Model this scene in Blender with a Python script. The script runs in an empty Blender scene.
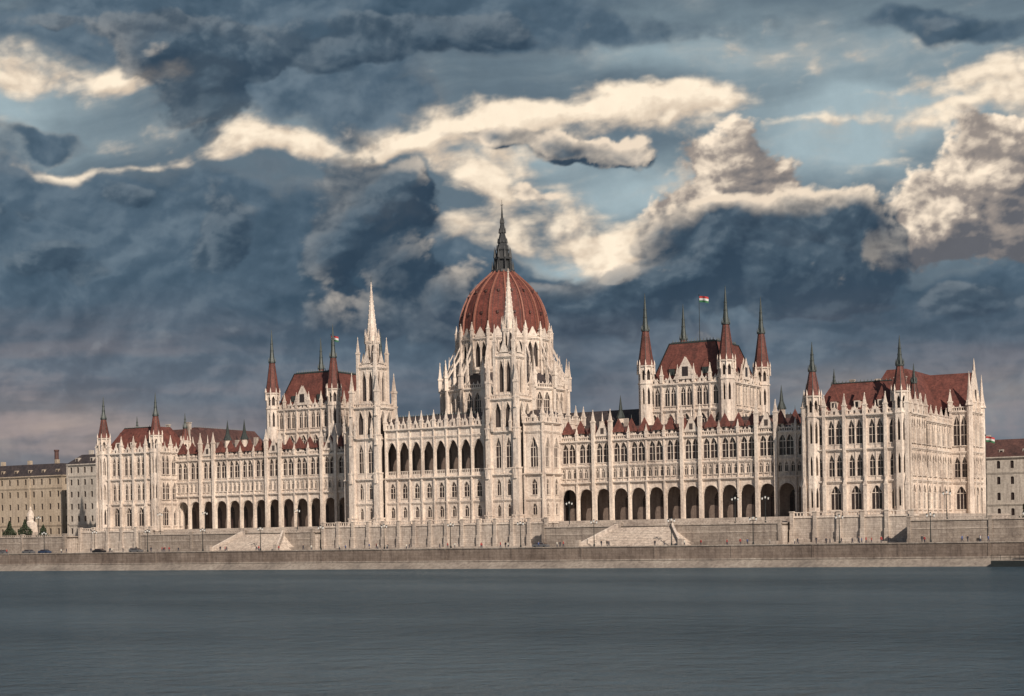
import bpy, bmesh, math, random
import numpy as np
from mathutils import Matrix, Vector
random.seed(3)
scene=bpy.context.scene
COL=scene.collection
scene.view_settings.view_transform='Standard'
scene.view_settings.look='None'
scene.view_settings.exposure=0
CAM=Vector((247.2,-390.7,9.0))
# ------------------------------------------------------------ materials
def newmat(name):
    m=bpy.data.materials.new(name); m.use_nodes=True
    nt=m.node_tree; nt.nodes.clear()
    out=nt.nodes.new('ShaderNodeOutputMaterial')
    b=nt.nodes.new('ShaderNodeBsdfPrincipled')
    nt.links.new(b.outputs[0],out.inputs[0])
    return m,nt,b
def noise(nt,vec,scale,detail=4,rough=.55):
    n=nt.nodes.new('ShaderNodeTexNoise'); n.inputs['Scale'].default_value=scale
    n.inputs['Detail'].default_value=detail; n.inputs['Roughness'].default_value=rough
    nt.links.new(vec,n.inputs['Vector']); return n.outputs['Fac']
def mapping(nt,vec,sc):
    n=nt.nodes.new('ShaderNodeMapping'); n.inputs['Scale'].default_value=sc
    nt.links.new(vec,n.inputs['Vector']); return n.outputs[0]
def ramp(nt,fac,stops):
    r=nt.nodes.new('ShaderNodeValToRGB'); e=r.color_ramp.elements
    while len(e)<len(stops): e.new(.5)
    for i,(p,c) in enumerate(stops):
        e[i].position=p; e[i].color=(*c,1)
    nt.links.new(fac,r.inputs[0]); return r.outputs[0]
def mix(nt,a,b,fac,mode='MIX'):
    n=nt.nodes.new('ShaderNodeMix'); n.data_type='RGBA'; n.blend_type=mode
    if isinstance(fac,float): n.inputs[0].default_value=fac
    else: nt.links.new(fac,n.inputs[0])
    nt.links.new(a,n.inputs[6]); nt.links.new(b,n.inputs[7]); return n.outputs[2]
def bump(nt,b,h,strength,dist):
    n=nt.nodes.new('ShaderNodeBump'); n.inputs['Strength'].default_value=strength
    n.inputs['Distance'].default_value=dist
    nt.links.new(h,n.inputs['Height']); nt.links.new(n.outputs[0],b.inputs['Normal'])
def geo(nt):
    return nt.nodes.new('ShaderNodeNewGeometry').outputs['Position']
def stonemat(name,c_lo,c_mid,c_hi,bs=.5,courses=None,fine=1.6):
    m,nt,b=newmat(name); p=geo(nt)
    n1=noise(nt,p,.09,5); n2=noise(nt,mapping(nt,p,(1.1,1.1,.12)),1.0,5,.7)
    c=ramp(nt,n1,[(.3,c_lo),(.5,c_mid),(.72,c_hi)])
    s=ramp(nt,n2,[(.32,(.58,.56,.57)),(.55,(1,1,1))])
    c=mix(nt,c,s,.85,'MULTIPLY')
    n3=noise(nt,p,fine,6,.7)
    s3=ramp(nt,n3,[(.3,(.64,.61,.61)),(.6,(1.08,1.08,1.08))])
    c=mix(nt,c,s3,.8,'MULTIPLY')
    h=n3
    if courses:
        br=nt.nodes.new('ShaderNodeTexBrick')
        br.inputs['Scale'].default_value=1; br.inputs['Brick Width'].default_value=courses[0]
        br.inputs['Row Height'].default_value=courses[1]; br.inputs['Mortar Size'].default_value=.03
        br.inputs['Color1'].default_value=(1,1,1,1); br.inputs['Color2'].default_value=(.78,.76,.74,1)
        br.inputs['Mortar'].default_value=(.5,.48,.47,1)
        sep=nt.nodes.new('ShaderNodeSeparateXYZ'); nt.links.new(p,sep.inputs[0])
        ad=nt.nodes.new('ShaderNodeMath'); ad.operation='ADD'
        nt.links.new(sep.outputs[0],ad.inputs[0]); nt.links.new(sep.outputs[1],ad.inputs[1])
        cb=nt.nodes.new('ShaderNodeCombineXYZ'); nt.links.new(ad.outputs[0],cb.inputs[0]); nt.links.new(sep.outputs[2],cb.inputs[1])
        nt.links.new(cb.outputs[0],br.inputs['Vector'])
        c=mix(nt,c,br.outputs['Color'],.8,'MULTIPLY')
    nt.links.new(c,b.inputs['Base Color']); b.inputs['Roughness'].default_value=.85
    bump(nt,b,h,bs,.25)
    return m
LIME=stonemat('limestone',(.53,.445,.375),(.72,.62,.53),(.80,.71,.615),.7)
LIME2=stonemat('pale_ashlar',(.42,.36,.315),(.55,.48,.415),(.63,.56,.49),.4,(1.6,.55))
WALLST=stonemat('embankment_stone',(.26,.22,.19),(.36,.31,.265),(.44,.385,.335),.6,(1.8,.6),1.2)
GALL=stonemat('gallery_shade_stone',(.14,.105,.085),(.19,.145,.12),(.235,.185,.155),.2)  # darkened limestone: the shade inside the galleries is put into its colour
QUAYST=stonemat('quay_stone',(.15,.115,.095),(.215,.17,.14),(.28,.225,.185),.7,(2.2,.7),.8)
SLOPE=stonemat('rubble_slope',(.18,.16,.14),(.30,.26,.22),(.38,.34,.29),1,None,.9)
PAVE=stonemat('paving',(.20,.185,.165),(.27,.24,.21),(.32,.29,.255),.2)
OCHRE=stonemat('ochre_render',(.38,.31,.23),(.45,.37,.28),(.50,.42,.33),.1)
CREAMR=stonemat('cream_render',(.42,.38,.33),(.50,.45,.39),(.55,.50,.44),.1)
def roofmat(name,a,bc,c,rough=.6,ws=1.1):
    m,nt,b=newmat(name); p=geo(nt)
    n1=noise(nt,p,.35,6,.7)
    col=ramp(nt,n1,[(.3,a),(.5,bc),(.7,c)])
    n2=noise(nt,mapping(nt,p,(1,1,3)),1.4,3)
    s=ramp(nt,n2,[(.35,(.6,.58,.58)),(.6,(1.12,1.12,1.12))])
    col=mix(nt,col,s,.85,'MULTIPLY')
    n5=noise(nt,mapping(nt,p,(1.3,1.3,.2)),.8,4,.7)
    s5=ramp(nt,n5,[(.36,(.55,.56,.56)),(.56,(1,1,1))])
    col=mix(nt,col,s5,.7,'MULTIPLY')
    nt.links.new(col,b.inputs['Base Color']); b.inputs['Roughness'].default_value=rough
    w=nt.nodes.new('ShaderNodeTexWave'); w.bands_direction='Z'; w.inputs['Scale'].default_value=ws
    w.inputs['Distortion'].default_value=1; nt.links.new(p,w.inputs['Vector'])
    bump(nt,b,w.outputs['Fac'],.4,.12)
    return m
REDR=roofmat('red_roof_tile',(.09,.034,.027),(.155,.050,.038),(.205,.072,.053),.7)
DOMER=roofmat('dome_tile',(.10,.028,.022),(.165,.045,.032),(.22,.062,.044),.75)
SLATE=roofmat('dark_slate',(.03,.026,.03),(.055,.042,.042),(.085,.065,.06))
BROWN=roofmat('brown_roof',(.065,.034,.03),(.105,.050,.042),(.145,.070,.056))
def plain(name,c,rough=.6,metal=0,var=.25,sc=2.):
    m,nt,b=newmat(name); p=geo(nt); n=noise(nt,p,sc,4)
    col=ramp(nt,n,[(.3,tuple(x*(1-var) for x in c)),(.7,tuple(x*(1+var) for x in c))])
    nt.links.new(col,b.inputs['Base Color']); b.inputs['Roughness'].default_value=rough
    b.inputs['Metallic'].default_value=metal
    return m
COPPER=plain('verdigris_metal',(.045,.055,.052),.5,.3)
LEAD=plain('dark_lead',(.028,.030,.032),.6,.2)
GLASS=plain('window_glass',(.040,.030,.029),.2)
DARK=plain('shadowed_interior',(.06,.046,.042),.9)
RIB=plain('dome_rib',(.25,.10,.07),.65)
IRON=plain('painted_iron',(.03,.035,.035),.45,.4)
WHITE=plain('white_paint',(.7,.7,.68),.5,0,.05)
FRED=plain('flag_red',(.4,.04,.04),.8,0,.1); FWHT=plain('flag_white',(.6,.6,.58),.8,0,.05); FGRN=plain('flag_green',(.03,.14,.06),.8,0,.1)
LEAF=plain('conifer_leaf',(.035,.05,.025),.7,0,.5,1.5)
BARK=plain('bark',(.07,.05,.035),.9)
ASPH=plain('asphalt',(.055,.055,.055),.9,0,.2,.4)
SKIN=plain('skin',(.45,.28,.2),.6,0,.05)
# ------------------------------------------------------------ mesh builder
class MB:
    def __init__(s): s.v=[];s.f=[];s.m=[]
    def poly(s,pts,m):
        i=len(s.v); s.v+=[tuple(p) for p in pts]; s.f.append(tuple(range(i,i+len(pts)))); s.m.append(m)
    def box(s,F,s0,s1,d0,d1,h0,h1,m,tp=0.):
        P=lambda a,d,h:pt(F,a,d,h)
        a=[P(s0,d0,h0),P(s1,d0,h0),P(s1,d1,h0),P(s0,d1,h0)]
        b=[P(s0+tp,d0+tp,h1),P(s1-tp,d0+tp,h1),P(s1-tp,d1-tp,h1),P(s0+tp,d1-tp,h1)]
        i=len(s.v); s.v+=a+b
        for q in ((0,3,2,1),(4,5,6,7),(0,1,5,4),(1,2,6,5),(2,3,7,6),(3,0,4,7)):
            s.f.append(tuple(i+k for k in q)); s.m.append(m)
    def prism(s,cx,cy,n,r0,r1,h0,h1,m,rot=0.,cap=True):
        i=len(s.v)
        for r,h in ((r0,h0),(r1,h1)):
            for k in range(n):
                a=rot+2*math.pi*k/n; s.v.append((cx+r*math.cos(a),cy+r*math.sin(a),h))
        for k in range(n):
            k2=(k+1)%n; s.f.append((i+k,i+k2,i+n+k2,i+n+k)); s.m.append(m)
        if cap:
            s.f.append(tuple(i+n+k for k in range(n))); s.m.append(m)
            s.f.append(tuple(i+k for k in reversed(range(n)))); s.m.append(m)
    def rev(s,cx,cy,n,prof,m,rot=0.):
        for (h0,r0),(h1,r1) in zip(prof,prof[1:]): s.prism(cx,cy,n,r0,r1,h0,h1,m,rot,False)
    def merge(s,o,M):
        i=len(s.v); s.v+=[tuple(M@Vector(p)) for p in o.v]
        s.f+=[tuple(i+k for k in f) for f in o.f]; s.m+=o.m
    def mesh(s,name):
        me=bpy.data.meshes.new(name); used=[]
        for m in s.m:
            if m not in used: used.append(m)
        me.from_pydata(s.v,[],s.f)
        ix={id(m):k for k,m in enumerate(used)}
        for m in used: me.materials.append(m)
        me.polygons.foreach_set('material_index',[ix[id(m)] for m in s.m])
        me.update(); return me
def pt(F,a,d,h): return (F[0]+a*F[2]+d*F[4],F[1]+a*F[3]+d*F[5],h)
def frame(x,y,tx,ty): return (x,y,tx,ty,ty,-tx)
W0=(0,0,1,0,0,1)
def fmat(F,a,d,h,sx=1,sz=1,sy=None):
    if sy is None: sy=sx
    o=pt(F,a,d,h)
    return Matrix(((F[2]*sx,-F[4]*sy,0,o[0]),(F[3]*sx,-F[5]*sy,0,o[1]),(0,0,sz,o[2]),(0,0,0,1)))
def link(name,me,parent=None,**kw):
    o=bpy.data.objects.new(name,me); COL.objects.link(o)
    if parent: o.parent=parent
    for k,v in kw.items(): o[k]=v
    return o
def thing(name,label,cat,me=None,**kw):
    return link(name,me,None,label=label,category=cat,**kw)
class Sec:
    def __init__(s,name,parent,**kw):
        s.o=bpy.data.objects.new(name,bpy.data.meshes.new(name)); COL.objects.link(s.o); s.o.parent=parent
        for k,v in kw.items(): s.o[k]=v
        s.mb=MB(); s.name=name; s.stone=LIME
    def done(s):
        s.o.data=s.mb.mesh(s.name)
REG={}
PROT={}
def reg(name,key,M,size,sec): REG.setdefault(name,[]).append((key,M,size,sec))
def proto_pinnacle():
    b=MB(); b.box(W0,-.5,.5,-.5,.5,0,.42,LIME); b.box(W0,-.62,.62,-.62,.62,.40,.46,LIME)
    b.prism(0,0,4,.62,.06,.46,.94,LIME,math.pi/4)
    for k,(h,r) in enumerate(((.58,.48),(.72,.33),(.84,.2))): b.prism(0,0,4,r*1.1,r*.7,h,h+.03,LIME,math.pi/4)
    b.prism(0,0,4,.18,.02,.92,1.0,LIME); return b
PROT['pin']=proto_pinnacle()
def proto_dormer():
    b=MB(); b.box(W0,-.8,.8,-1.1,.6,0,1.5,LIME); b.box(W0,-.35,.35,-1.16,-1.08,.3,1.2,GLASS)
    b.prism(0,-.2,4,1.85,.06,1.3,4.7,REDR,math.pi/4); b.prism(0,-.2,4,.1,.02,4.6,5.6,COPPER); return b
PROT['dor']=proto_dormer()
def winproto(w,hp,ht,p,style):
    key=('w',round(w,2),round(hp,2),round(ht,2),p,style)
    if key in PROT: return key
    b=MB(); pts=[(-w,0,0),(w,0,0)]
    N=5
    for k in range(2*N+1):
        x=1-k/N; pts.append((w*x,0,hp+(ht-hp)*(1-abs(x)**p)))
    b.poly(pts,GLASS)
    if style!='d':
        f=.1 if w<1 else .13
        n=1 if w<1.1 else 2
        for j in range(1,n+1):
            x=-w+2*w*j/(n+1)
            top=hp+(ht-hp)*(1-abs(x/w)**p)
            b.box(W0,x-f/2,x+f/2,-.12,0.01,0,top,LIME)
        b.box(W0,-w,w,-.11,0.01,hp-.1,hp+.08,LIME)
        if style=='t': b.box(W0,-w,w,-.1,0.01,hp*.5,hp*.5+.12,LIME)
        b.box(W0,-w-.12,w+.12,-.62,-.3,-.22,0.0,LIME)
    else:
        b.box(W0,-.05,.05,-.1,0.01,0,hp,BROWN); b.box(W0,-w,w,-.1,0.01,hp-.06,hp+.06,BROWN)
    PROT[key]=b; return key
def arch_y(x,p): return math.sqrt(max(0,1-x*x)) if p=='r' else 1-abs(x)**p
def bay(mb,F,sa,sb,h0,h1,w,hs,hp,ht,dep,p,m,c=None,mi=None):
    if c is None: c=(sa+sb)/2
    if mi is None: mi=m
    P=lambda a,d,h:pt(F,a,d,h)
    def q(a0,a1,z0,z1): mb.poly([P(a0,0,z0),P(a1,0,z0),P(a1,0,z1),P(a0,0,z1)],m)
    xl=c-w;xr=c+w
    q(sa,xl,h0,h1);q(xr,sb,h0,h1)
    if hs>h0: q(xl,xr,h0,hs)
    N=6; A=[]
    for k in range(2*N+1):
        x=-1+k/N; A.append((c+w*x,hp+(ht-hp)*arch_y(x,p)))
    for (x0,z0),(x1,z1) in zip(A,A[1:]):
        mb.poly([P(x0,0,z0),P(x1,0,z1),P(x1,0,h1),P(x0,0,h1)],m)
        mb.poly([P(x0,0,z0),P(x0,-dep,z0),P(x1,-dep,z1),P(x1,0,z1)],mi)
    for x in (xl,xr): mb.poly([P(x,0,hs),P(x,-dep,hs),P(x,-dep,hp),P(x,0,hp)],mi)
    mb.poly([P(xl,0,hs),P(xr,0,hs),P(xr,-dep,hs),P(xl,-dep,hs)],mi)
def facade(sec,F,L,nb,rows,but=None,pin=None,par=None,corn=(),crest=0.,ends=True,hood=0.):
    mb=sec.mb; st=sec.stone; bw=L/nb
    for i in range(nb):
        for (h0,h1,sp) in rows:
            if sp is None:
                mb.poly([pt(F,i*bw,0,h0),pt(F,(i+1)*bw,0,h0),pt(F,(i+1)*bw,0,h1),pt(F,i*bw,0,h1)],st); continue
            cnt=sp.get('cnt',1); cw=bw/cnt
            for j in range(cnt):
                sa=i*bw+j*cw; sb=sa+cw; c=(sa+sb)/2
                if cnt==2: c+= (.12 if j==0 else -.12)*cw
                w=sp['w']; hs,hp,ht=sp['hs'],sp['hp'],sp['ht']; p=sp.get('p',1.35); dep=sp.get('dep',.6)
                kind=sp.get('kind','win')
                jd=.6 if kind=='arc' else dep
                bay(mb,F,sa,sb,h0,h1,w,hs,hp,ht,jd,p,st,c)
                if j>0:
                    mb.box(F,sa-.09,sa+.09,-.02,.2,h0+.3,h1-.1,st)
                if kind=='win':
                    key=winproto(w,hp-hs,ht-hs,p,sp.get('style','a'))
                    reg('window',key,fmat(F,c,-min(.5,dep-.05),hs),w*(ht-hs),sec)
                if kind=='arc':
                    ww=round(w*.5,2)
                    key=winproto(ww,(hp-hs)*.85,(ht-hs)*.8,2.2,'d')
                    reg('window',key,fmat(F,c,-dep+.06,hs+.05),w*(ht-hs)*.2,sec)  # dark panes added on the gallery back wall to stand in for shade
                    for e in (-1,1):
                        q=pt(F,c+e*w,-.1,0)
                        mb.prism(q[0],q[1],6,.17,.17,hs,hp-.5,st,0,False); mb.prism(q[0],q[1],6,.18,.32,hp-.5,hp,st)
                    if sp.get('bal'):
                        mb.box(F,c-w,c+w,-.35,-.15,hs+.75,hs+.95,st)
                        for q in range(6):
                            x=c-w+(q+.5)*2*w/6; mb.box(F,x-.09,x+.09,-.32,-.18,hs,hs+.75,st)
                if w>.9:
                    N=6;pr=None
                    for k in range(2*N+1):
                        x=-1+k/N; y=arch_y(x,p)
                        a=(c+(w+.02)*x,hp+(ht-hp)*y); a2=(c+(w+.26)*x,hp+(ht+.36-hp)*y)
                        if pr:
                            mb.poly([pt(F,pr[0][0],.15,pr[0][1]),pt(F,a[0],.15,a[1]),pt(F,a2[0],.15,a2[1]),pt(F,pr[1][0],.15,pr[1][1])],st)
                            mb.poly([pt(F,pr[1][0],.15,pr[1][1]),pt(F,a2[0],.15,a2[1]),pt(F,a2[0],0,a2[1]),pt(F,pr[1][0],0,pr[1][1])],st)
                        pr=(a,a2)
        if hood:
            c=(i+.5)*bw; h=rows[-1][1]; g=bw*.34
            for d in (.25,-.05):
                mb.poly([pt(F,c-g,d,h-.3),pt(F,c+g,d,h-.3),pt(F,c,d,h+hood)],st)
            for e in (-1,1): mb.poly([pt(F,c+e*g,.25,h-.3),pt(F,c,.25,h+hood),pt(F,c,-.05,h+hood),pt(F,c+e*g,-.05,h-.3)],st)
            mb.box(F,c-.22,c+.22,.26,.29,h+.2,h+hood*.45,DARK)
            q=pt(F,c,.1,0); mb.prism(q[0],q[1],4,.2,.02,h+hood-.1,h+hood+1.1,st)
    if but:
        w,d,b0,b1=but
        rng=range(0,nb+1) if ends else range(1,nb)
        for i in rng:
            x=i*bw; mid=b0+(b1-b0)*.45
            mb.box(F,x-w/2,x+w/2,-.1,d,b0,mid,st)
            mb.box(F,x-w*.42,x+w*.42,-.12,d*.75,mid,b1,st)
            mb.box(F,x-w*.55,x+w*.55,-.08,d*1.1,mid-.15,mid+.25,st)
            mb.prism(*pt(F,x,d*.8,0)[:2],4,w*.6,.05,mid+.2,mid+2.2,st,math.pi/4)
            if pin:
                reg('pinnacle','pin',fmat(F,x,d*.3,b1,pin[0],pin[1]),pin[1],sec)
    for ch in corn:
        h,d=ch; mb.box(F,-.2,L+.2,-.05,d,h,h+.35,st); mb.box(F,-.1,L+.1,-.06,d*.55,h-.3,h,st)
    if par:
        h0,h1=par
        mb.box(F,0,L,-.35,.12,h0,h0+.25,st); mb.box(F,0,L,-.32,.1,h1-.22,h1,st)
        n=max(2,int(L/.62))
        for k in range(n):
            x=(k+.5)*L/n; mb.box(F,x-.13,x+.13,-.22,.0,h0+.25,h1-.22,st)
        if crest:
            n=max(1,int(L/1.3))
            for k in range(n):
                x=(k+.5)*L/n; a=pt(F,x,-.1,0); mb.prism(a[0],a[1],4,.33,.03,h1,h1+crest*(1.0 if k%2 else .65),st,math.pi/4,False)
def ngon(cx,cy,n,r,rot=0.): return [(cx+r*math.cos(rot+2*math.pi*k/n),cy+r*math.sin(rot+2*math.pi*k/n)) for k in range(n)]
def polytier(sec,pts,nb,rows,core=True,hb=None,**kw):
    n=len(pts)
    for i in range(n):
        a=pts[i]; b=pts[(i+1)%n]; L=math.hypot(b[0]-a[0],b[1]-a[1])
        F=frame(a[0],a[1],(b[0]-a[0])/L,(b[1]-a[1])/L)
        facade(sec,F,L,nb,rows,**kw)
    if core:
        cx=sum(p[0] for p in pts)/n; cy=sum(p[1] for p in pts)/n
        h0=rows[0][0];h1=rows[-1][1]
        ins=[]
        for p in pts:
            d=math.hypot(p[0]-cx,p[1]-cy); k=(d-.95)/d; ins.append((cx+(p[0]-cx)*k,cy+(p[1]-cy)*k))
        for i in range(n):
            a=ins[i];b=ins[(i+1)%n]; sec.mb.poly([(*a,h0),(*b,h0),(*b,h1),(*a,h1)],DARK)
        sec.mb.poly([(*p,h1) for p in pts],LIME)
def hip(mb,x0,x1,y0,y1,h0,h1,ix,iy,m):
    a=[(x0,y0,h0),(x1,y0,h0),(x1,y1,h0),(x0,y1,h0)]
    b=[(x0+ix,y0+iy,h1),(x1-ix,y0+iy,h1),(x1-ix,y1-iy,h1),(x0+ix,y1-iy,h1)]
    for k in range(4):
        j=(k+1)%4; mb.poly([a[k],a[j],b[j],b[k]],m)
    mb.poly(b,m)
def crestline(mb,x0,x1,y,h,m,axis='x',step=.9,hh=.8):
    n=max(1,int(abs(x1-x0)/step))
    if axis=='x': mb.box(W0,min(x0,x1),max(x0,x1),y-.15,y+.15,h,h+.22,m)
    else: mb.box(W0,y-.15,y+.15,min(x0,x1),max(x0,x1),h,h+.22,m)
    for k in range(n):
        x=x0+(k+.5)*(x1-x0)/n
        if axis=='x': mb.prism(x,y,4,.2,.02,h,h+hh,m,0,False)
        else: mb.prism(y,x,4,.2,.02,h,h+hh,m,0,False)
def turret(parent,cx,cy,r,h0,h1,h2,h3,label=None,lower=None):
    s=Sec('turret',parent)
    mb=s.mb; rot=math.pi/8
    if lower: polytier(s,ngon(cx,cy,8,r,rot),1,lower)
    H=h1-h0
    polytier(s,ngon(cx,cy,8,r,rot),1,[(h0,h1,dict(w=.3*r*.75,hs=h0+H*.2,hp=h0+H*.65,ht=h0+H*.85,kind='open'))])
    mb.prism(cx,cy,8,r*1.15,r*1.2,h1,h1+.4,LIME,rot)
    mb.prism(cx,cy,8,r*1.1,r*1.1,h0-.2,h0+.2,LIME,rot)
    for k in range(8):
        a=rot+k*math.pi/4; x=cx+r*1.1*math.cos(a); y=cy+r*1.1*math.sin(a)
        mb.prism(x,y,4,.27,.2,h1-2,h1+.6,LIME); mb.prism(x,y,4,.3,.02,h1+.6,h1+2.0,LIME,0,False)
    H2=h2-h1
    s.mb.rev(cx,cy,8,[(h1+.4,r*1.1),(h1+H2*.35,r*.84),(h2,r*.42)],REDR,rot)
    for k in range(8):
        a=rot+k*math.pi/4; c,si=math.cos(a),math.sin(a); F=(cx,cy,-si,c,c,si)
        q0,q1=r*1.1+.03,r*.42+.05
        mb.poly([pt(F,-.09,q0,h1+.4),pt(F,.09,q0,h1+.4),pt(F,.07,r*.84+.06,h1+H2*.35),pt(F,-.07,r*.84+.06,h1+H2*.35)],COPPER)
        mb.poly([pt(F,-.07,r*.84+.06,h1+H2*.35),pt(F,.07,r*.84+.06,h1+H2*.35),pt(F,.05,q1,h2),pt(F,-.05,q1,h2)],COPPER)
    mb.prism(cx,cy,8,r*.55,r*.55,h2-.1,h2+.35,COPPER,rot)
    for k in range(8):
        a=rot+k*math.pi/4; mb.prism(cx+r*.5*math.cos(a),cy+r*.5*math.sin(a),4,.16,.02,h2+.3,h2+1.7,COPPER,0,False)
    H3=h3-h2
    mb.rev(cx,cy,8,[(h2+.3,r*.42),(h2+H3*.3,r*.27),(h2+H3*.8,r*.1),(h3,.04)],COPPER,rot)
    for q in (.35,.55): mb.prism(cx,cy,8,r*.3*(1.3-q),r*.3*(1.3-q),h2+H3*q,h2+H3*q+.25,COPPER,rot)
    s.done(); return s
# ------------------------------------------------------------ parliament
PB=thing('parliament_building','white neo-gothic parliament with red dome and spires on river embankment','parliament building')
G=12.0
arc_row=(G,22.4,dict(w=2.25,hs=G+.05,hp=18.2,ht=20.7,kind='arc',dep=5.0,p='r'))
for sg in (-1,1):
    s=Sec('long_wing',PB)
    x0,x1=(33,107) if sg>0 else (-107,-33)
    F=frame(x0,8,1,0); L=74; nb=14
    facade(s,F,L,nb,[arc_row,
        (22.4,27.0,dict(cnt=3,w=.46,hs=23.7,hp=25.4,ht=26.3,dep=.35)),
        (27.0,34,dict(cnt=2,w=1.0,hs=27.9,hp=31.6,ht=33.2,dep=.5,style='t',p=1.7))],
        but=(.5,.5,G,34.2),pin=(.75,3.7),par=(34,35.1),corn=((22.3,.65),(26.8,.4),(33.7,.65)),crest=.6)
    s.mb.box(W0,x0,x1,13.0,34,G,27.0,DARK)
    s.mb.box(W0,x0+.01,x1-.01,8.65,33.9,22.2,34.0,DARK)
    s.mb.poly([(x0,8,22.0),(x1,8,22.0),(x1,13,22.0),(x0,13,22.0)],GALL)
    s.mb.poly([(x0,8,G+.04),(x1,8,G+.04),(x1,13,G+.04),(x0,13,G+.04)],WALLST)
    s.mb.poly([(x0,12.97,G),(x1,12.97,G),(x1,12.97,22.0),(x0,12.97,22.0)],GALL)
    for k in (2,7,11):
        c=(k+.5)*L/nb
        for e in (-1,1):
            xx=c+e*L/nb/2
            s.mb.box(F,xx-.42,xx+.42,0,1.0,G,36.5,LIME)
            reg('pinnacle','pin',fmat(F,xx,.5,36.5,1.0,6.0),6.2,s)
        for d in (.3,-.3): s.mb.poly([pt(F,c-2.2,d,35.1),pt(F,c+2.2,d,35.1),pt(F,c,d,39.4)],LIME)
        s.mb.box(F,c-.5,c+.5,.31,.35,35.7,37.3,DARK)
        s.mb.prism(*pt(F,c,0,0)[:2],4,.3,.03,39.2,41.8,LIME)
    nd=19
    for k in range(nd):
        c=(k+.5)*L/nd; reg('dormer','dor',fmat(F,c,-1.5,34.6,1.08,1.10),5.5,s)
    s.done()
    r=Sec('roof',s.o)
    hip(r.mb,x0-2,x1+2,9.4,26,34.2,38.0,2,6.5,BROWN)
    hip(r.mb,x0-1,x1+2,20,37,34.0,39.6,2,6,SLATE)
    crestline(r.mb,x0,x1,28,39.6,COPPER)
    for xx in (sg*44,sg*92,sg*99):
        r.mb.prism(xx,24,8,1.1,1.0,36,41,LIME); r.mb.rev(xx,24,8,[(41,1.4),(43,.6),(47.5,.03)],COPPER)
    for k in range(9):
        xx=x0+6+k*7.7; r.mb.box(W0,xx-.6,xx+.6,21.5,22.5,36,40.2+(k%3)*.5,LIME2)
    r.done()
def end_wing(sg):
    s=Sec('end_wing',PB)
    x0,x1=(107,133) if sg>0 else (-133,-107)
    base=(G,20.4,dict(w=1.35,hs=13.2,hp=17.4,ht=19.2,dep=.8,p=1.6))
    mid=(20.4,28.3,dict(cnt=2,w=.74,hs=21.6,hp=25.3,ht=27.0,dep=.6,style='t'))
    rows=[base,mid,(28.3,36.8,dict(cnt=2,w=.85,hs=29.6,hp=33.6,ht=35.6,dep=.6,style='t'))]
    kw=dict(but=(.85,1.1,5.1,36.8),pin=(.95,5.4),par=(36.8,38.0),corn=((13.0,.3),(20.2,.55),(28.1,.6),(36.5,.8)),crest=.8,hood=2.2)
    sbase=(G,20.4,dict(w=1.4,hs=13.2,hp=17.4,ht=19.2,dep=.3,p=1.6,style='t'))
    smid=(20.4,28.3,dict(cnt=2,w=.95,hs=21.6,hp=25.3,ht=27.0,dep=.3,style='t'))
    srows=[sbase,smid,(28.3,36.8,dict(cnt=2,w=.98,hs=29.6,hp=33.6,ht=35.6,dep=.3,style='t'))]
    skw=dict(but=(.6,.38,9,36.8),pin=(.95,5.4),par=(36.8,38.0),corn=((13.0,.2),(20.2,.4),(28.1,.4),(36.5,.6)),crest=.8,hood=2.2)
    rows2=[sbase,smid,(28.3,35.6,dict(cnt=2,w=.9,hs=29.6,hp=33.0,ht=34.7,dep=.3,style='t'))]
    k2=dict(but=(.55,.38,9,35.6),pin=(.85,4.2),par=(35.6,36.8),corn=((13.0,.2),(20.2,.4),(28.1,.4),(35.3,.55)),crest=.7)
    facade(s,frame(x0,0,1,0),26,5,rows,**kw)
    if sg>0:
        facade(s,frame(133,2.6,0,1),13.4,3,srows,**skw)
        facade(s,frame(133,16,0,1),24,5,rows2,**k2)
        facade(s,frame(107,16,0,-1),16,3,rows,**kw)
        top=(28.3,39.0,dict(cnt=2,w=.85,hs=30.0,hp=35.4,ht=37.8,dep=.3,style='t'))
        k3=dict(but=(.7,.45,9,39.0),pin=(1.0,6.0),par=(39.0,40.2),corn=((20.2,.4),(28.1,.4),(38.7,.5)),crest=.8)
        facade(s,frame(133,40,1,0),5,1,[base,mid,top],**k3)
        facade(s,frame(138,40,0,1),13,3,[(G,20.4,dict(w=1.6,hs=12.1,hp=17,ht=19,kind='arc',dep=3.0,p='r')),smid,top],**k3)
        s.mb.box(W0,132,135,41,52.9,G,38.9,DARK); s.mb.box(W0,132,137.3,41,52.9,20.4,38.8,DARK)
        for xx in (138,137.4): s.mb.poly([(xx,40.5,39.8),(xx,52.5,39.8),(xx,46.5,50.6)],LIME)
        s.mb.poly([(138,40.5,39.8),(137.4,40.5,39.8),(137.4,46.5,50.6),(138,46.5,50.6)],LIME)
        s.mb.prism(137.7,46.5,4,.4,.04,50.2,53.5,LIME)
        s.mb.box(W0,138.02,138.08,45.7,47.3,41.5,45,DARK)
        hip(s.mb,120,137.4,40.6,52.4,39.8,49.6,.1,5.8,REDR)
        for (xx,yy) in ((138,40),(138,53)):
            s.mb.prism(xx,yy,8,.9,.8,9,40.5,LIME); s.mb.rev(xx,yy,8,[(40.5,1.2),(41.3,.9),(44,.5),(49.5,.05)],LIME)
        facade(s,frame(133,53,0,1),14,3,rows2,**k2)
    else:
        facade(s,frame(-107,0,0,1),16,3,srows,**skw)
        facade(s,frame(-133,16,0,-1),16,3,rows,**kw)
        facade(s,frame(-133,56,0,-1),40,8,rows2,**k2)
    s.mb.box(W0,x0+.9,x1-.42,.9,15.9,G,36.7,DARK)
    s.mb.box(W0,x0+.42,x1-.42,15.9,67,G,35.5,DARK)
    s.done()
    r=Sec('roof',s.o)
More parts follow.
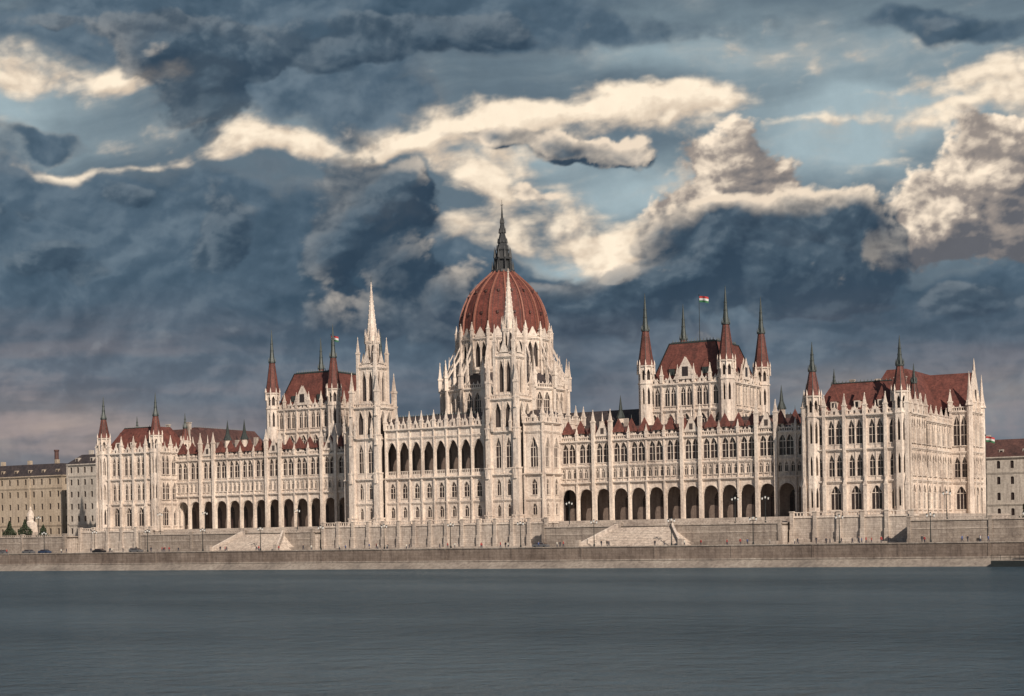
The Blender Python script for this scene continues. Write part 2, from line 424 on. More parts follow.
    hip(r.mb,x0+1,x1-1,1,17,36.8,45.2,4.2,5.5,REDR)
    crestline(r.mb,x0+5.5,x1-5.5,6.5,45.2,COPPER); crestline(r.mb,x0+5.5,x1-5.5,11.5,45.2,COPPER)
    xa,xb=(x0+3,x1-.8) if sg>0 else (x0+.8,x1-3)
    hip(r.mb,xa,xb,17.5,40,35.8,45.4,6,6,BROWN)
    hip(r.mb,xa,xb,28,66,35.8,50.4 if sg>0 else 46.5,8.5,4,REDR if sg>0 else BROWN)
    crestline(r.mb,28+5,66-5,(xa+xb)/2,50.4 if sg>0 else 46.5,COPPER,'y')
    for (cx,cy,hh) in ((x0+6,20,47.0),(x0+13,19,46.6),(x0+19,22,47.2),(x0+9,33,48.0),(x0+16,26,47.5)):
        r.mb.box(W0,cx-.6,cx+.6,cy-.4,cy+.4,42,hh,LIME2); r.mb.box(W0,cx-.75,cx+.75,cy-.55,cy+.55,hh,hh+.3,LIME2)
    for xx in (x0+7,x0+13,x0+19):
        r.mb.box(W0,xx-.8,xx+.8,1.8,4,38.6,40.4,LIME); r.mb.box(W0,xx-.35,xx+.35,1.7,1.82,38.9,40.1,GLASS)
        r.mb.prism(xx,2.9,4,1.6,.05,40.4,43.8,REDR,math.pi/4)
    for yy in (20,25,30,35):
        if sg>0: r.mb.prism(131,yy,4,1.5,.05,36.6,40.6,REDR,math.pi/4)
    r.done()
    low=[(5.1,G,None),(G,20.2,dict(w=.3,hs=14,hp=17.5,ht=19,kind='open')),(20.2,28,dict(w=.35,hs=22,hp=25.5,ht=27,kind='open')),(28,36.8,dict(w=.36,hs=30,hp=34,ht=35.6,kind='open'))]
    for cx in (x0+2.0,x1-1.7):
        turret(s.o,cx,.6,1.95,36.8,41.6,48.2,55.6,lower=low)
    for cx in (x0+2.6,x1-2.6):
        turret(s.o,cx,15.5,1.5,36.8,40.5,45,50)
    if sg>0: turret(s.o,131.5,66,1.7,35.6,41,45,51)
for sg in (-1,1): end_wing(sg)
# --- central block
cb=Sec('central_block',PB)
crow=[(G,18.2,dict(w=.72,hs=13.9,hp=16.0,ht=17.0,dep=.5,p=1.8)),
      (18.2,25.2,dict(w=.9,hs=19.4,hp=22.4,ht=23.7,dep=.5,p=1.5,style='t')),
      (25.2,37,dict(w=1.78,hs=26.3,hp=32.6,ht=35.5,kind='arc',dep=4.3,p=1.9,bal=1)),
      (37,39.3,None)]
ckw=dict(but=(.42,.6,G,39.2),pin=(.85,5.2),par=(39.3,40.7),corn=((18.0,.4),(25.0,.8),(36.6,.35),(39.0,.7)),crest=.9,hood=2.6)
facade(cb,frame(-18.7,-2,1,0),37.4,9,crow,**ckw)
side=crow[:2]+[(25.2,37,dict(w=1.2,hs=27,hp=32.4,ht=35.2,dep=.5,style='t'))]+crow[3:]
for xa in (-33,27.3): facade(cb,frame(xa,-2,1,0),5.7,1,side,**ckw)
facade(cb,frame(33,-2,0,1),10,2,side,**ckw)
facade(cb,frame(33,8,0,1),14,3,[(34,37,None),(37,39.3,None)],but=(.8,.5,34,39.2),pin=(1.0,5.6),par=(39.3,40.7),crest=1)
facade(cb,frame(-33,8,0,-1),10,2,crow[:2]+[(25.2,39.3,None)],**ckw)
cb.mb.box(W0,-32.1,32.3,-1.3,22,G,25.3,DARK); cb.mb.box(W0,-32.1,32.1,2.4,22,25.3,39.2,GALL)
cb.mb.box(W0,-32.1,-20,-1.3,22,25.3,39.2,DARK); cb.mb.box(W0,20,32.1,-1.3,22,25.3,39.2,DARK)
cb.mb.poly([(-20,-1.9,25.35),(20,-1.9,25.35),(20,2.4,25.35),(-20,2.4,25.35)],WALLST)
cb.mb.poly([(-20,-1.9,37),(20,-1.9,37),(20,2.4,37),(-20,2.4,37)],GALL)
cb.done()
r=Sec('roof',cb.o)
hip(r.mb,-31.5,31.5,-.5,21,39.3,43.2,4,5,SLATE); hip(r.mb,-22,22,14,56,39,45,6,6,SLATE)
hip(r.mb,-50,50,24,38,37,43.8,3,6,SLATE)
crestline(r.mb,-26,26,5,43.2,COPPER)
r.done()
# --- bell towers
def bell_tower(cx,cy,th):
    s=Sec('bell_tower',PB)
    sq=lambda h:[(cx-h,cy-h),(cx+h,cy-h),(cx+h,cy+h),(cx-h,cy+h)]
    h=4.3
    polytier(s,sq(h),1,[(5.1,9,None),(9,12,None),(12,18.2,dict(cnt=2,w=.6,hs=13.6,hp=16,ht=17)),
       (18.2,25.2,dict(cnt=2,w=.7,hs=19.4,hp=22.6,ht=24)),(25.2,37,dict(cnt=2,w=.9,hs=27,hp=33,ht=35.4,style='t')),
       (37,46,dict(cnt=2,w=1.0,hs=38.2,hp=42.8,ht=45,kind='open'))],
       corn=((11.8,.5),(18.0,.4),(25.0,.6),(36.8,.6),(45.8,.6)),par=(46.1,47.2),crest=.8)
    for ex in(-1,1):
        for ey in(-1,1):
            x=cx+ex*(h+.1);y=cy+ey*(h+.1)
            for (a,b,w) in ((5.1,14,1.15),(14,27,.95),(27,38,.78),(38,46.5,.64)):
                s.mb.box((x,y,1,0,0,1),-w,w,-w,w,a,b,LIME); s.mb.box((x,y,1,0,0,1),-w-.15,w+.15,-w-.15,w+.15,b-.3,b+.1,LIME)
                if ey<0: s.mb.prism(x,y-w,4,.6,.04,b-3,b+1.2,LIME,math.pi/4)
            reg('pinnacle','pin',Matrix.Translation((x,y,46.4))@Matrix.Diagonal((1.15,1.15,10,1)),9.5,s)
            reg('pinnacle','pin',Matrix.Translation((cx+ex*2.9,cy+ey*(h+.9),37.0))@Matrix.Diagonal((.65,.65,6,1)),5,s)
    h=3.0
    polytier(s,sq(h),1,[(46,58,dict(cnt=2,w=.78,hs=48,hp=54.2,ht=56.8,kind='open'))],corn=((57.6,.5),),crest=.7,par=(58,58.9))
    for ex in(-1,1):
        for ey in(-1,1):
            x=cx+ex*h;y=cy+ey*h
            s.mb.box((x,y,1,0,0,1),-.45,.45,-.45,.45,46,58.5,LIME)
            reg('pinnacle','pin',Matrix.Translation((x,y,58.3))@Matrix.Diagonal((.85,.85,8.6,1)),8,s)
    for (dx,dy) in ((0,-1),(1,0),(-1,0),(0,1)):
        px,py=cx+dx*(h+.1),cy+dy*(h+.1); tx,ty=(1,0) if dx==0 else (0,1)
        s.mb.poly([(px-tx*2.0,py-ty*2.0,57.5),(px+tx*2.0,py+ty*2.0,57.5),(px,py,62.6)],LIME)
    pts=ngon(cx,cy,8,2.05,math.pi/8)
    polytier(s,pts,1,[(58,65.5,dict(w=.42,hs=59.5,hp=63,ht=64.6,kind='open'))],corn=((65.2,.25),))
    for (x,y) in pts: reg('pinnacle','pin',Matrix.Translation((x,y,64.8))@Matrix.Diagonal((.4,.4,4.4,1)),3,s)
    s.done()
    t=Sec('spire',s.o); k_=(th-65.5)
    t.mb.rev(cx,cy,8,[(65.5,1.75),(65.5+k_*.3,1.2),(65.5+k_*.65,.58),(th,.08)],LIME,math.pi/8)
    for k in range(8):
        a=math.pi/8+k*math.pi/4
        for q in range(12):
            hh=66.3+q*k_/13; rr=1.75*(th-hh)/k_*.97
            t.mb.prism(cx+rr*math.cos(a),cy+rr*math.sin(a),4,.11,.03,hh,hh+.4,LIME,0,False)
    t.mb.prism(cx,cy,8,.3,.3,th-1.2,th-.95,LIME,math.pi/8)
    t.mb.prism(cx,cy,6,.1,.03,th-.1,th+1.6,COPPER); t.done()
bell_tower(-24.6,.4,83.0); bell_tower(21.6,.4,82.6)
# --- chamber pavilions
def pavilion(sg):
    s=Sec('chamber_pavilion',PB)
    x0,x1=(54,78) if sg>0 else (-77,-53); y0,y1=20,46
    pts=[(x0,y0),(x1,y0),(x1,y1),(x0,y1)]
    polytier(s,pts,5,[(34,42.0,dict(cnt=1,w=1.15,hs=35.6,hp=39.3,ht=41.0,dep=.45,style='t')),(42.0,49.4,dict(cnt=2,w=.74,hs=43.2,hp=46.8,ht=48.5,dep=.4))],
       but=(.55,.55,34,49.6),pin=(.8,5.0),par=(49.4,50.5),corn=((41.8,.5),(49.0,.6)),crest=.9,hood=2.0)
    cx=x0+12
    for d in (y0-.5,y0+.2): s.mb.poly([(cx-3.6,d,50.4),(cx+3.6,d,50.4),(cx,d,56.6)],LIME)
    s.mb.box(W0,cx-.9,cx+.9,y0-.56,y0-.5,51.2,53.8,GLASS)
    for xx in (x1+.5,x1-.2): s.mb.poly([(xx,y0+9.4,50.4),(xx,y0+16.6,50.4),(xx,y0+13,56.6)],LIME)
    s.mb.box(W0,x1+.5,x1+.56,y0+12.2,y0+13.8,51.2,53.8,GLASS)
    s.done()
    r=Sec('roof',s.o); hip(r.mb,x0+1.0,x1-1.0,y0+1.0,y1-1.0,49.6,60.8,4.0,4.0,REDR)
    a_=[(x0+1,y0+1),(x1-1,y0+1),(x1-1,y1-1),(x0+1,y1-1)]; b_=[(x0+5,y0+5),(x1-5,y0+5),(x1-5,y1-5),(x0+5,y1-5)]
    for (p0,p1) in zip(a_,b_):
        for e in (-.2,.2): r.mb.poly([(p0[0]-e,p0[1],49.7),(p0[0]+e,p0[1],49.7),(p1[0]+e,p1[1],61.05),(p1[0]-e,p1[1],61.05)],COPPER)
    crestline(r.mb,x0+5.5,x1-5.5,y0+5.3,61.1,COPPER,hh=1.0); crestline(r.mb,x0+5.5,x1-5.5,y1-5.3,61.1,COPPER,hh=1.0); crestline(r.mb,y0+6,y1-6,x1-5.3,61.1,COPPER,'y',hh=1.0)
    r.mb.box(W0,x0+4.9,x1-4.9,y0+4.9,y1-4.9,60.8,61.1,COPPER)
    for xx in (x0+7,x1-7):
        r.mb.box(W0,xx-.8,xx+.8,y0+1.6,y0+4,51.8,53.6,COPPER); r.mb.prism(xx,y0+2.8,4,1.5,.05,53.6,56.4,REDR,math.pi/4)
    r.done()
    low=[(34,42,None),(42,49.8,dict(w=.35,hs=44,hp=47.4,ht=48.8,kind='open'))]
    for i,(x,y) in enumerate(pts): turret(s.o,x,y,2.15,49.8,54.4,64.5,75.0,lower=low)
for sg in(-1,1): pavilion(sg)
# --- dome
DX,DY=1.9,31.5
d=Sec('dome_base',PB); rot=math.pi/16
base=ngon(DX,DY,16,18.6,rot)
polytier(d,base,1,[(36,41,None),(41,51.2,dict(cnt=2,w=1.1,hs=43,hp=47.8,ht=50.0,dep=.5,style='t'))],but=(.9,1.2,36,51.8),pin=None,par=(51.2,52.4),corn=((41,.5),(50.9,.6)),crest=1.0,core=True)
for k,(x,y) in enumerate(base):
    a=rot+2*math.pi*k/16; c,si=math.cos(a),math.sin(a)
    F=(DX,DY,-si,c,c,si)
    reg('pinnacle','pin',Matrix.Translation((DX+19.4*c,DY+19.4*si,51.2))@Matrix.Rotation(a,4,'Z')@Matrix.Diagonal((1.15,1.15,9.2,1)),9.6,d)
    reg('pinnacle','pin',Matrix.Translation((DX+16.6*c,DY+16.6*si,55))@Matrix.Rotation(a,4,'Z')@Matrix.Diagonal((.7,.7,7.0,1)),7,d)
    P=lambda t,r,h:pt(F,t,r,h)
    for (r0,r1,ha,hb,tk) in ((13.8,19.2,62.0,54,.8),(13.8,16.8,65.5,59.5,.6)):
        q=[P(-.25,r0,ha),P(-.25,r1,hb),P(-.25,r1,hb+tk),P(-.25,r0,ha+tk)]
        q2=[P(.25,r0,ha),P(.25,r1,hb),P(.25,r1,hb+tk),P(.25,r0,ha+tk)]
        d.mb.poly(q,LIME);d.mb.poly(q2,LIME);d.mb.poly([q[3],q2[3],q2[2],q[2]],LIME);d.mb.poly([q[0],q2[0],q2[1],q[1]],LIME)
    d.mb.box(F,-.35,.35,16.1,17.1,51,55.2,LIME)
d.mb.prism(DX,DY,16,18,14.5,51.6,56.0,SLATE,rot,False)
d.done()
dr=Sec('drum',d.o)
drp=ngon(DX,DY,16,14.0,rot)
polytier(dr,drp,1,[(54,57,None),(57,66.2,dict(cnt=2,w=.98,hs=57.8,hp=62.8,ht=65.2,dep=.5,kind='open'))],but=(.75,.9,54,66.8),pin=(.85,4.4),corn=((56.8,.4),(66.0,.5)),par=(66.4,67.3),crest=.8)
for k in range(16):
    a=rot+2*math.pi*(k+.5)/16; c,si=math.cos(a),math.sin(a); F=(DX,DY,-si,c,c,si)
    for rr in (13.95,13.65): dr.mb.poly([pt(F,-1.9,rr,66.6),pt(F,1.9,rr,66.6),pt(F,0,rr,69.6)],LIME)
dr.done()
sh=Sec('dome_shell',d.o)
prof=[(66.4,13.1),(69,13.3),(72,13.1),(74.5,12.6),(77,11.8),(79.5,10.6),(81.5,9.2),(83.3,7.6),(85,5.8),(86.4,4.2),(87.4,3.1)]
sh.mb.rev(DX,DY,16,prof,DOMER,rot)
for k in range(16):
    a=rot+2*math.pi*k/16; c,si=math.cos(a),math.sin(a); F=(DX,DY,-si,c,c,si)
    for (h0,r0),(h1,r1) in zip(prof,prof[1:]):
        w0=.24 if r0>5 else .15
        sh.mb.poly([pt(F,-w0,r0+.45,h0),pt(F,w0,r0+.45,h0),pt(F,w0,r1+.45,h1),pt(F,-w0,r1+.45,h1)],RIB)
        for e in (-w0,w0): sh.mb.poly([pt(F,e,r0+.45,h0),pt(F,e,r0-.3,h0),pt(F,e,r1-.3,h1),pt(F,e,r1+.45,h1)],RIB)
    a=rot+2*math.pi*(k+.5)/16; c,si=math.cos(a),math.sin(a); F=(DX,DY,-si,c,c,si); ap=math.cos(math.pi/16)
    for e in (-.33,0,.33):
        for (h0,r0),(h1,r1) in zip(prof[:-3],prof[1:-2]):
            q0=e*r0*.39;q1=e*r1*.39
            sh.mb.poly([pt(F,q0-.08,r0*ap+.1,h0),pt(F,q0+.08,r0*ap+.1,h0),pt(F,q1+.08,r1*ap+.1,h1),pt(F,q1-.08,r1*ap+.1,h1)],BROWN)
    for (hh,rr) in ((73.5,12.7),(80.2,10.0)):
        sh.mb.box(F,-.28,.28,rr-1,rr+.35,hh,hh+.7,BROWN); sh.mb.poly([pt(F,-.4,rr+.4,hh+.7),pt(F,.4,rr+.4,hh+.7),pt(F,0,rr+.1,hh+1.5)],DOMER)
sh.done()
ln=Sec('lantern_spire',d.o); m=ln.mb
m.prism(DX,DY,16,3.7,3.5,87.0,87.8,LEAD)
for k in range(8):
    a=k*math.pi/4; x=DX+2.5*math.cos(a);y=DY+2.5*math.sin(a)
    m.prism(x,y,6,.36,.3,87,91.5,LEAD); m.prism(x,y,4,.5,.02,91.5,94.8,LEAD,0,False)
    m.prism(DX+3.3*math.cos(a),DY+3.3*math.sin(a),4,.38,.02,87,90.8,LEAD,0,False)
m.prism(DX,DY,8,2.1,2.0,87,92,LEAD)
m.prism(DX,DY,8,2.8,2.5,91.0,91.8,LEAD)
m.rev(DX,DY,8,[(91.8,2.2),(93.5,1.8),(94,2.0),(96,1.3),(96.2,1.5),(99,.8),(99.2,1.0),(103,.38),(107.4,.1)],LEAD)
for hh,rr in ((94,1.8),(96,1.45),(99,1.0),(102,.55)):
    for k in range(8):
        a=k*math.pi/4; m.prism(DX+rr*math.cos(a),DY+rr*math.sin(a),4,.24,.02,hh,hh+1.6,LEAD,0,False)
m.box(W0,DX-.45,DX+.45,DY-.06,DY+.06,107.4,107.55,LEAD); m.prism(DX,DY,4,.08,.06,107.2,109,LEAD)
ln.done()
# --- plinths
def plinth(x0,x1,y0,y1,h,name='plinth',steps=True):
    s=Sec(name,PB); s.mb.box(W0,x0,x1,y0,y1,4.9,h-.0,LIME2)
    s.mb.box(W0,x0-.25,x1+.25,y0-.25,y1,h-.55,h-.15,LIME)
    s.mb.box(W0,x0-.3,x1+.3,y0-.3,y1,4.9,6.2,LIME2); s.mb.box(W0,x0-.6,x1+.6,y0-1.6,y0,4.9,5.5,LIME2)
    F=frame(x0,y0,1,0); L=x1-x0
    s.mb.box(F,0,L,-.5,-.2,h+.7,h+.9,LIME)
    n=int(L/.8)
    for k in range(n): x=(k+.5)*L/n; s.mb.box(F,x-.12,x+.12,-.45,-.25,h,h+.7,LIME)
    n=int(L/5.2)
    for k in range(n+1):
        x=k*L/n; s.mb.box(F,x-.6,x+.6,-.3,.9,4.9,8.6,LIME2,.08); s.mb.box(F,x-.45,x+.45,-.3,.6,8.6,h+.9,LIME2); s.mb.box(F,x-.58,x+.58,-.6,.75,h+.9,h+1.1,LIME)
    s.done()
plinth(-37,37,-8,-1.5,12.0); plinth(105.5,135.5,-6,.4,12.0); plinth(-135.5,-105.5,-6,.4,12.0)
s=Sec('plinth',PB); s.mb.box(W0,-140,141,-.5,70,4.9,G-.02,LIME2); s.done()
# --- instantiate repeated parts
for name,lst in REG.items():
    def score(e):
        p=e[1].translation; dist=(p-CAM).length
        vis=1.0
        n=-(e[1].to_3x3()@Vector((0,1,0))).normalized()
        if name=='window' and n.dot((CAM-p).normalized())<.1: vis=.01
        return -(e[2]/dist)*vis
    lst.sort(key=score); cache={}
    rest=MB()
    for i,(key,M,size,sec) in enumerate(lst):
        if i<100:
            if key not in cache: cache[key]=PROT[key].mesh(name)
            o=bpy.data.objects.new(name,cache[key]); COL.objects.link(o)
            o.parent=sec.o; o.matrix_world=M
            o['group']={'window':'arched windows of the facade','pinnacle':'stone pinnacles along the roofline','dormer':'red pyramid dormers along the roof'}[name]
        else: rest.merge(PROT[key],M)
    if rest.v: link(name,rest.mesh(name),PB,kind='stuff')
# ------------------------------------------------------------ setting
def sheet(name,pts,mat,**kw):
    b=MB(); b.poly(pts,mat); return link(name,b.mesh(name),None,kind='structure',**kw)
wm=bpy.data.materials.new('river_water'); wm.use_nodes=True; nt=wm.node_tree; nt.nodes.clear(); p=geo(nt)
wo=nt.nodes.new('ShaderNodeOutputMaterial'); ms=nt.nodes.new('ShaderNodeMixShader'); df=nt.nodes.new('ShaderNodeBsdfDiffuse'); gl=nt.nodes.new('ShaderNodeBsdfGlossy')
gl.inputs['Roughness'].default_value=.10; gl.inputs['Color'].default_value=(.68,.82,.92,1)
nc_=noise(nt,mapping(nt,p,(.3,1,1)),.03,5,.65)
wc=ramp(nt,nc_,[(.35,(.040,.068,.092)),(.65,(.068,.104,.132))]); nt.links.new(wc,df.inputs['Color'])
n1=noise(nt,mapping(nt,p,(.8,1.0,1)),.75,5,.7); n2=noise(nt,p,.26,3,.55); n4=noise(nt,p,.07,2,.5)
n3=noise(nt,mapping(nt,p,(.35,1,1)),.02,3,.5)
ad=nt.nodes.new('ShaderNodeMath'); ad.operation='MULTIPLY_ADD'; nt.links.new(n2,ad.inputs[0]); ad.inputs[1].default_value=1.8; nt.links.new(n1,ad.inputs[2])
ad2=nt.nodes.new('ShaderNodeMath'); ad2.operation='MULTIPLY_ADD'; nt.links.new(n4,ad2.inputs[0]); ad2.inputs[1].default_value=1.5; nt.links.new(ad.outputs[0],ad2.inputs[2])
bp=nt.nodes.new('ShaderNodeBump'); bp.inputs['Distance'].default_value=1.9
st=nt.nodes.new('ShaderNodeMapRange'); st.inputs[1].default_value=.3; st.inputs[2].default_value=.7; st.inputs[3].default_value=.55; st.inputs[4].default_value=1.0
nt.links.new(n3,st.inputs[0]); nt.links.new(st.outputs[0],bp.inputs['Strength'])
nt.links.new(ad2.outputs[0],bp.inputs['Height']); nt.links.new(bp.outputs[0],gl.inputs['Normal']); nt.links.new(bp.outputs[0],df.inputs['Normal'])
lw=nt.nodes.new('ShaderNodeFresnel'); lw.inputs['IOR'].default_value=1.33; nt.links.new(bp.outputs[0],lw.inputs['Normal'])
mr=nt.nodes.new('ShaderNodeMapRange'); mr.inputs[1].default_value=.02; mr.inputs[2].default_value=.5; mr.inputs[3].default_value=.05; mr.inputs[4].default_value=.92
nt.links.new(lw.outputs[0],mr.inputs[0]); nt.links.new(mr.outputs[0],ms.inputs[0]); nt.links.new(df.outputs[0],ms.inputs[1]); nt.links.new(gl.outputs[0],ms.inputs[2]); nt.links.new(ms.outputs[0],wo.inputs[0])
sheet('river',[(-4000,-2500,0),(4000,-2500,0),(4000,-30,0),(-4000,-30,0)],wm)
sheet('ground',[(-5000,-31.6,4.9),(5000,-31.6,4.9),(5000,5000,4.9),(-5000,5000,4.9)],PAVE)
sheet('road',[(-900,-28,4.94),(900,-28,4.94),(900,-22.6,4.94),(-900,-22.6,4.94)],ASPH)
b=MB()
for k in range(-60,60): b.box(W0,k*8,k*8+3,-25.4,-25.25,4.944,4.95,WHITE)
link('road_marking',b.mesh('road_marking'),None,kind='structure')
b=MB()
b.box(W0,-900,900,-22.6,-12,4.9,5.06,PAVE); b.box(W0,-900,900,-31.6,-28,4.9,5.06,PAVE)
link('pavement',b.mesh('pavement'),None,kind='structure')
b=MB()
b.box(W0,-900,900,-32,-31.5,1.2,5.1,QUAYST); b.box(W0,-900,900,-32.2,-31.3,5.1,5.35,WALLST)
b.poly([(-900,-35.6,-.3),(900,-35.6,-.3),(900,-31.9,1.9),(-900,-31.9,1.9)],SLOPE)
b.box(W0,-900,900,-32.3,-31.9,1.8,2.15,WALLST)
for k in range(-45,45): b.box(W0,k*20-.3,k*20+.3,-32.12,-31.9,1.9,5.1,QUAYST)
thing('quay_wall','long brown stone quay wall rising from the river','wall',b.mesh('quay_wall'))
b=MB(); T=10.2
def twall(x0,x1):
    b.box(W0,x0,x1,-12,-11.2,4.9,T,WALLST); b.box(W0,x0,x1,-12.25,-11,T,T+.3,LIME2); b.box(W0,x0,x1,-12.2,-11.9,4.9,5.9,WALLST)
    b.box(W0,x0,x1,-12.1,-11.9,T-2.0,T-1.75,LIME2); b.box(W0,x0,x1,-14.2,-12,4.9,6.0,WALLST)
    n=max(1,int((x1-x0)/18))
    for k in range(n+1):
        x=x0+(x1-x0)*k/n; b.box(W0,x-.4,x+.4,-12.3,-11.2,4.9,T+.9,WALLST); b.box(W0,x-.5,x+.5,-12.4,-11.1,T+.9,T+1.1,LIME2)
    n=int((x1-x0)/.9)
    b.box(W0,x0,x1,-11.8,-11.5,T+.7,T+.85,LIME2)
    for k in range(n): x=x0+(k+.5)*(x1-x0)/n; b.box(W0,x-.12,x+.12,-11.75,-11.55,T+.3,T+.7,LIME2)
def ret(x):   # return wall running back to the building plinth
    b.box(W0,x-.35,x+.35,-11.25,-1.2,4.9,T+.25,LIME2)
SC=(-56,68)
twall(-420,-136.6);twall(-104.4,SC[0]-7);twall(SC[0]+7,-38.2);twall(38.2,SC[1]-7);twall(SC[1]+7,104.4);twall(136.6,420)
for x in (-137,-104,-38.6,38.6,104,137): ret(x)
thing('retaining_wall','pale stone terrace wall with balustrade below the parliament','wall',b.mesh('retaining_wall'))
b=MB()
for (x0,x1) in ((-420,-136),(-105,-37.5),(37.5,105),(136,420)):
    b.poly([(x0,-11.9,T-.01),(x1,-11.9,T-.01),(x1,-.45,T-.01),(x0,-.45,T-.01)],PAVE)
    if abs(x0)<110:
        b.box(W0,x0+1,x1-1,-3.2,-.5,T,T+.6,LIME2); b.box(W0,x0+1,x1-1,-2.2,-.46,T+.6,T+1.2,LIME2); b.box(W0,x0+1,x1-1,-1.2,-.42,T+1.2,T+1.75,LIME2)
b.poly([(-900,-.5,T-.05),(-139.9,-.5,T-.05),(-139.9,900,T-.05),(-900,900,T-.05)],PAVE)
b.poly([(140.9,-.5,T-.05),(900,-.5,T-.05),(900,900,T-.05),(140.9,900,T-.05)],PAVE)
link('terrace',b.mesh('terrace'),None,kind='structure')
def stair(cx,hb,ht_):
    b=MB(); n=26; rise=(T-4.9)/n
    for k in range(n):
        f=k/(n-1); hw=hb+(ht_-hb)*f; ya=-21.6+f*9.3
        b.box(W0,cx-hw,cx+hw,ya,-11.9,4.9+rise*k+.001,4.9+rise*(k+1),LIME if k%2 else LIME2)
    b.box(W0,cx-ht_,cx+ht_,-12.3,-11.0,4.9,T+.005,LIME2)
    for e in (-1,1):
        a=(cx+e*hb,-21.8);c_=(cx+e*ht_,-12.1)
        for o_ in (0,.7):
            b.poly([(a[0]+e*o_,a[1],4.9),(c_[0]+e*o_,c_[1],4.9),(c_[0]+e*o_,c_[1],T+1.0),(a[0]+e*o_,a[1],5.9)],LIME2)
        b.poly([(a[0],a[1],5.9),(a[0]+e*.7,a[1],5.9),(c_[0]+e*.7,c_[1],T+1.0),(c_[0],c_[1],T+1.0)],LIME)
        b.box(W0,a[0]-.2+e*.35-.4,a[0]+.2+e*.35+.4,a[1]-.7,a[1]+.5,4.9,6.9,LIME2); b.box(W0,c_[0]+e*.35-.6,c_[0]+e*.35+.6,c_[1]-.6,c_[1]+.6,4.9,T+1.5,LIME2)
    thing('staircase','broad pale stone staircase leading up to the parliament terrace','stairs',b.mesh('staircase'),group='stairs of the embankment')
stair(SC[0],12,7);stair(SC[1],14,7)
def town(name,label,x0,x1,y0,y1,h0,h1,hr,wall,roof,nb,fl,cat='building'):
    o=link(name,None,None,label=label,category=cat)
    s=Sec('wall',o); s.stone=wall
    fh=(h1-h0)/fl
    rows=[(h0+k*fh,h0+(k+1)*fh,dict(w=.52,hs=h0+k*fh+fh*.28,hp=h0+k*fh+fh*.7,ht=h0+k*fh+fh*.76,p=3,kind='glz',dep=.3)) for k in range(fl)]
    L=x1-x0; F=frame(x0,y0,1,0)
    facade(s,F,L,nb,rows,corn=((h1-.3,.6),(h0+fh,.3),(h0+fh*(fl-1),.25)))
    facade(s,frame(x1,y0,0,1),y1-y0,max(3,int(nb*(y1-y0)/L)),rows,corn=((h1-.3,.6),(h0+fh,.3)))
    s.mb.box(W0,x0,x1-.5,y0+.5,y1,h0,h1-.05,wall)
    for k in range(0,nb+1,6):
        x=k*L/nb; s.mb.box(F,x-.35,x+.35,-.05,.3,h0,h1-.3,wall)
    s.done()
    w=Sec('window',o); w.o['kind']='stuff'
    w.mb.box(W0,x0+.1,x1-.32,y0+.3,y1-.1,h0,h1-.1,GLASS); w.done()
    r=Sec('roof',o); hip(r.mb,x0-.5,x1+.5,y0-.5,y1+.5,h1,hr,4,4,roof)
    for k in range(max(2,int(L/14))):
        x=x0+6+k*14
        if x<x1-3: r.mb.box(W0,x-.6,x+.6,y0+5,y0+6.4,h1,hr+1.6,wall)
    for k in range(int(L/7)):
        x=x0+4+k*7; r.mb.box(W0,x-.7,x+.7,y0+.6,y0+3,h1+.6,h1+2.3,wall); r.mb.box(W0,x-.4,x+.4,y0+.54,y0+.62,h1+.9,h1+2.0,GLASS)
    r.done(); return o
town('town_building','long ochre town building with dark roof beside the parliament',-330,-190,40,70,T,33.0,37.5,OCHRE,SLATE,34,5)
town('town_building','pale cream town building with grey roof behind the parliament wing',-178,-142,31,60,T,36,39.5,CREAMR,SLATE,11,6)
town('town_building','cream apartment building with brown roof behind trees',118,240,112,140,T,29.5,35,CREAMR,BROWN,30,4)
b=MB(); b.prism(-219,66,10,1.1,.8,T,44,BROWN); b.prism(-219,66,10,1.0,1.0,43.6,44.2,BROWN)
thing('chimney','dark slender chimney rising above the ochre building','chimney',b.mesh('chimney'))
b=MB(); cx,cy=-183,18
b.box(W0,cx-4,cx+4,cy-3,cy+3,T,T+.6,LIME2); b.box(W0,cx-2.8,cx+2.8,cy-2.4,cy+2.4,T+.6,T+2.0,LIME2)
b.box((cx,cy,1,0,0,1),-1.7,1.7,-1.6,1.6,T+2.0,T+5.5,LIME,.3); b.rev(cx,cy,10,[(T+5.5,1.5),(T+6,1.0),(T+7.8,1.2),(T+9.2,.8),(T+9.8,.4),(T+10.3,.5),(T+10.9,.1)],LIME)
b.box((cx,cy,1,0,0,1),-1.5,-.8,-.3,.3,T+7.6,T+8.8,LIME,.05); b.box((cx,cy,1,0,0,1),.8,1.3,-.3,.3,T+6.8,T+8.6,LIME,.05)
thing('monument','pale stone monument with statue on stepped pedestal','monument',b.mesh('monument'))
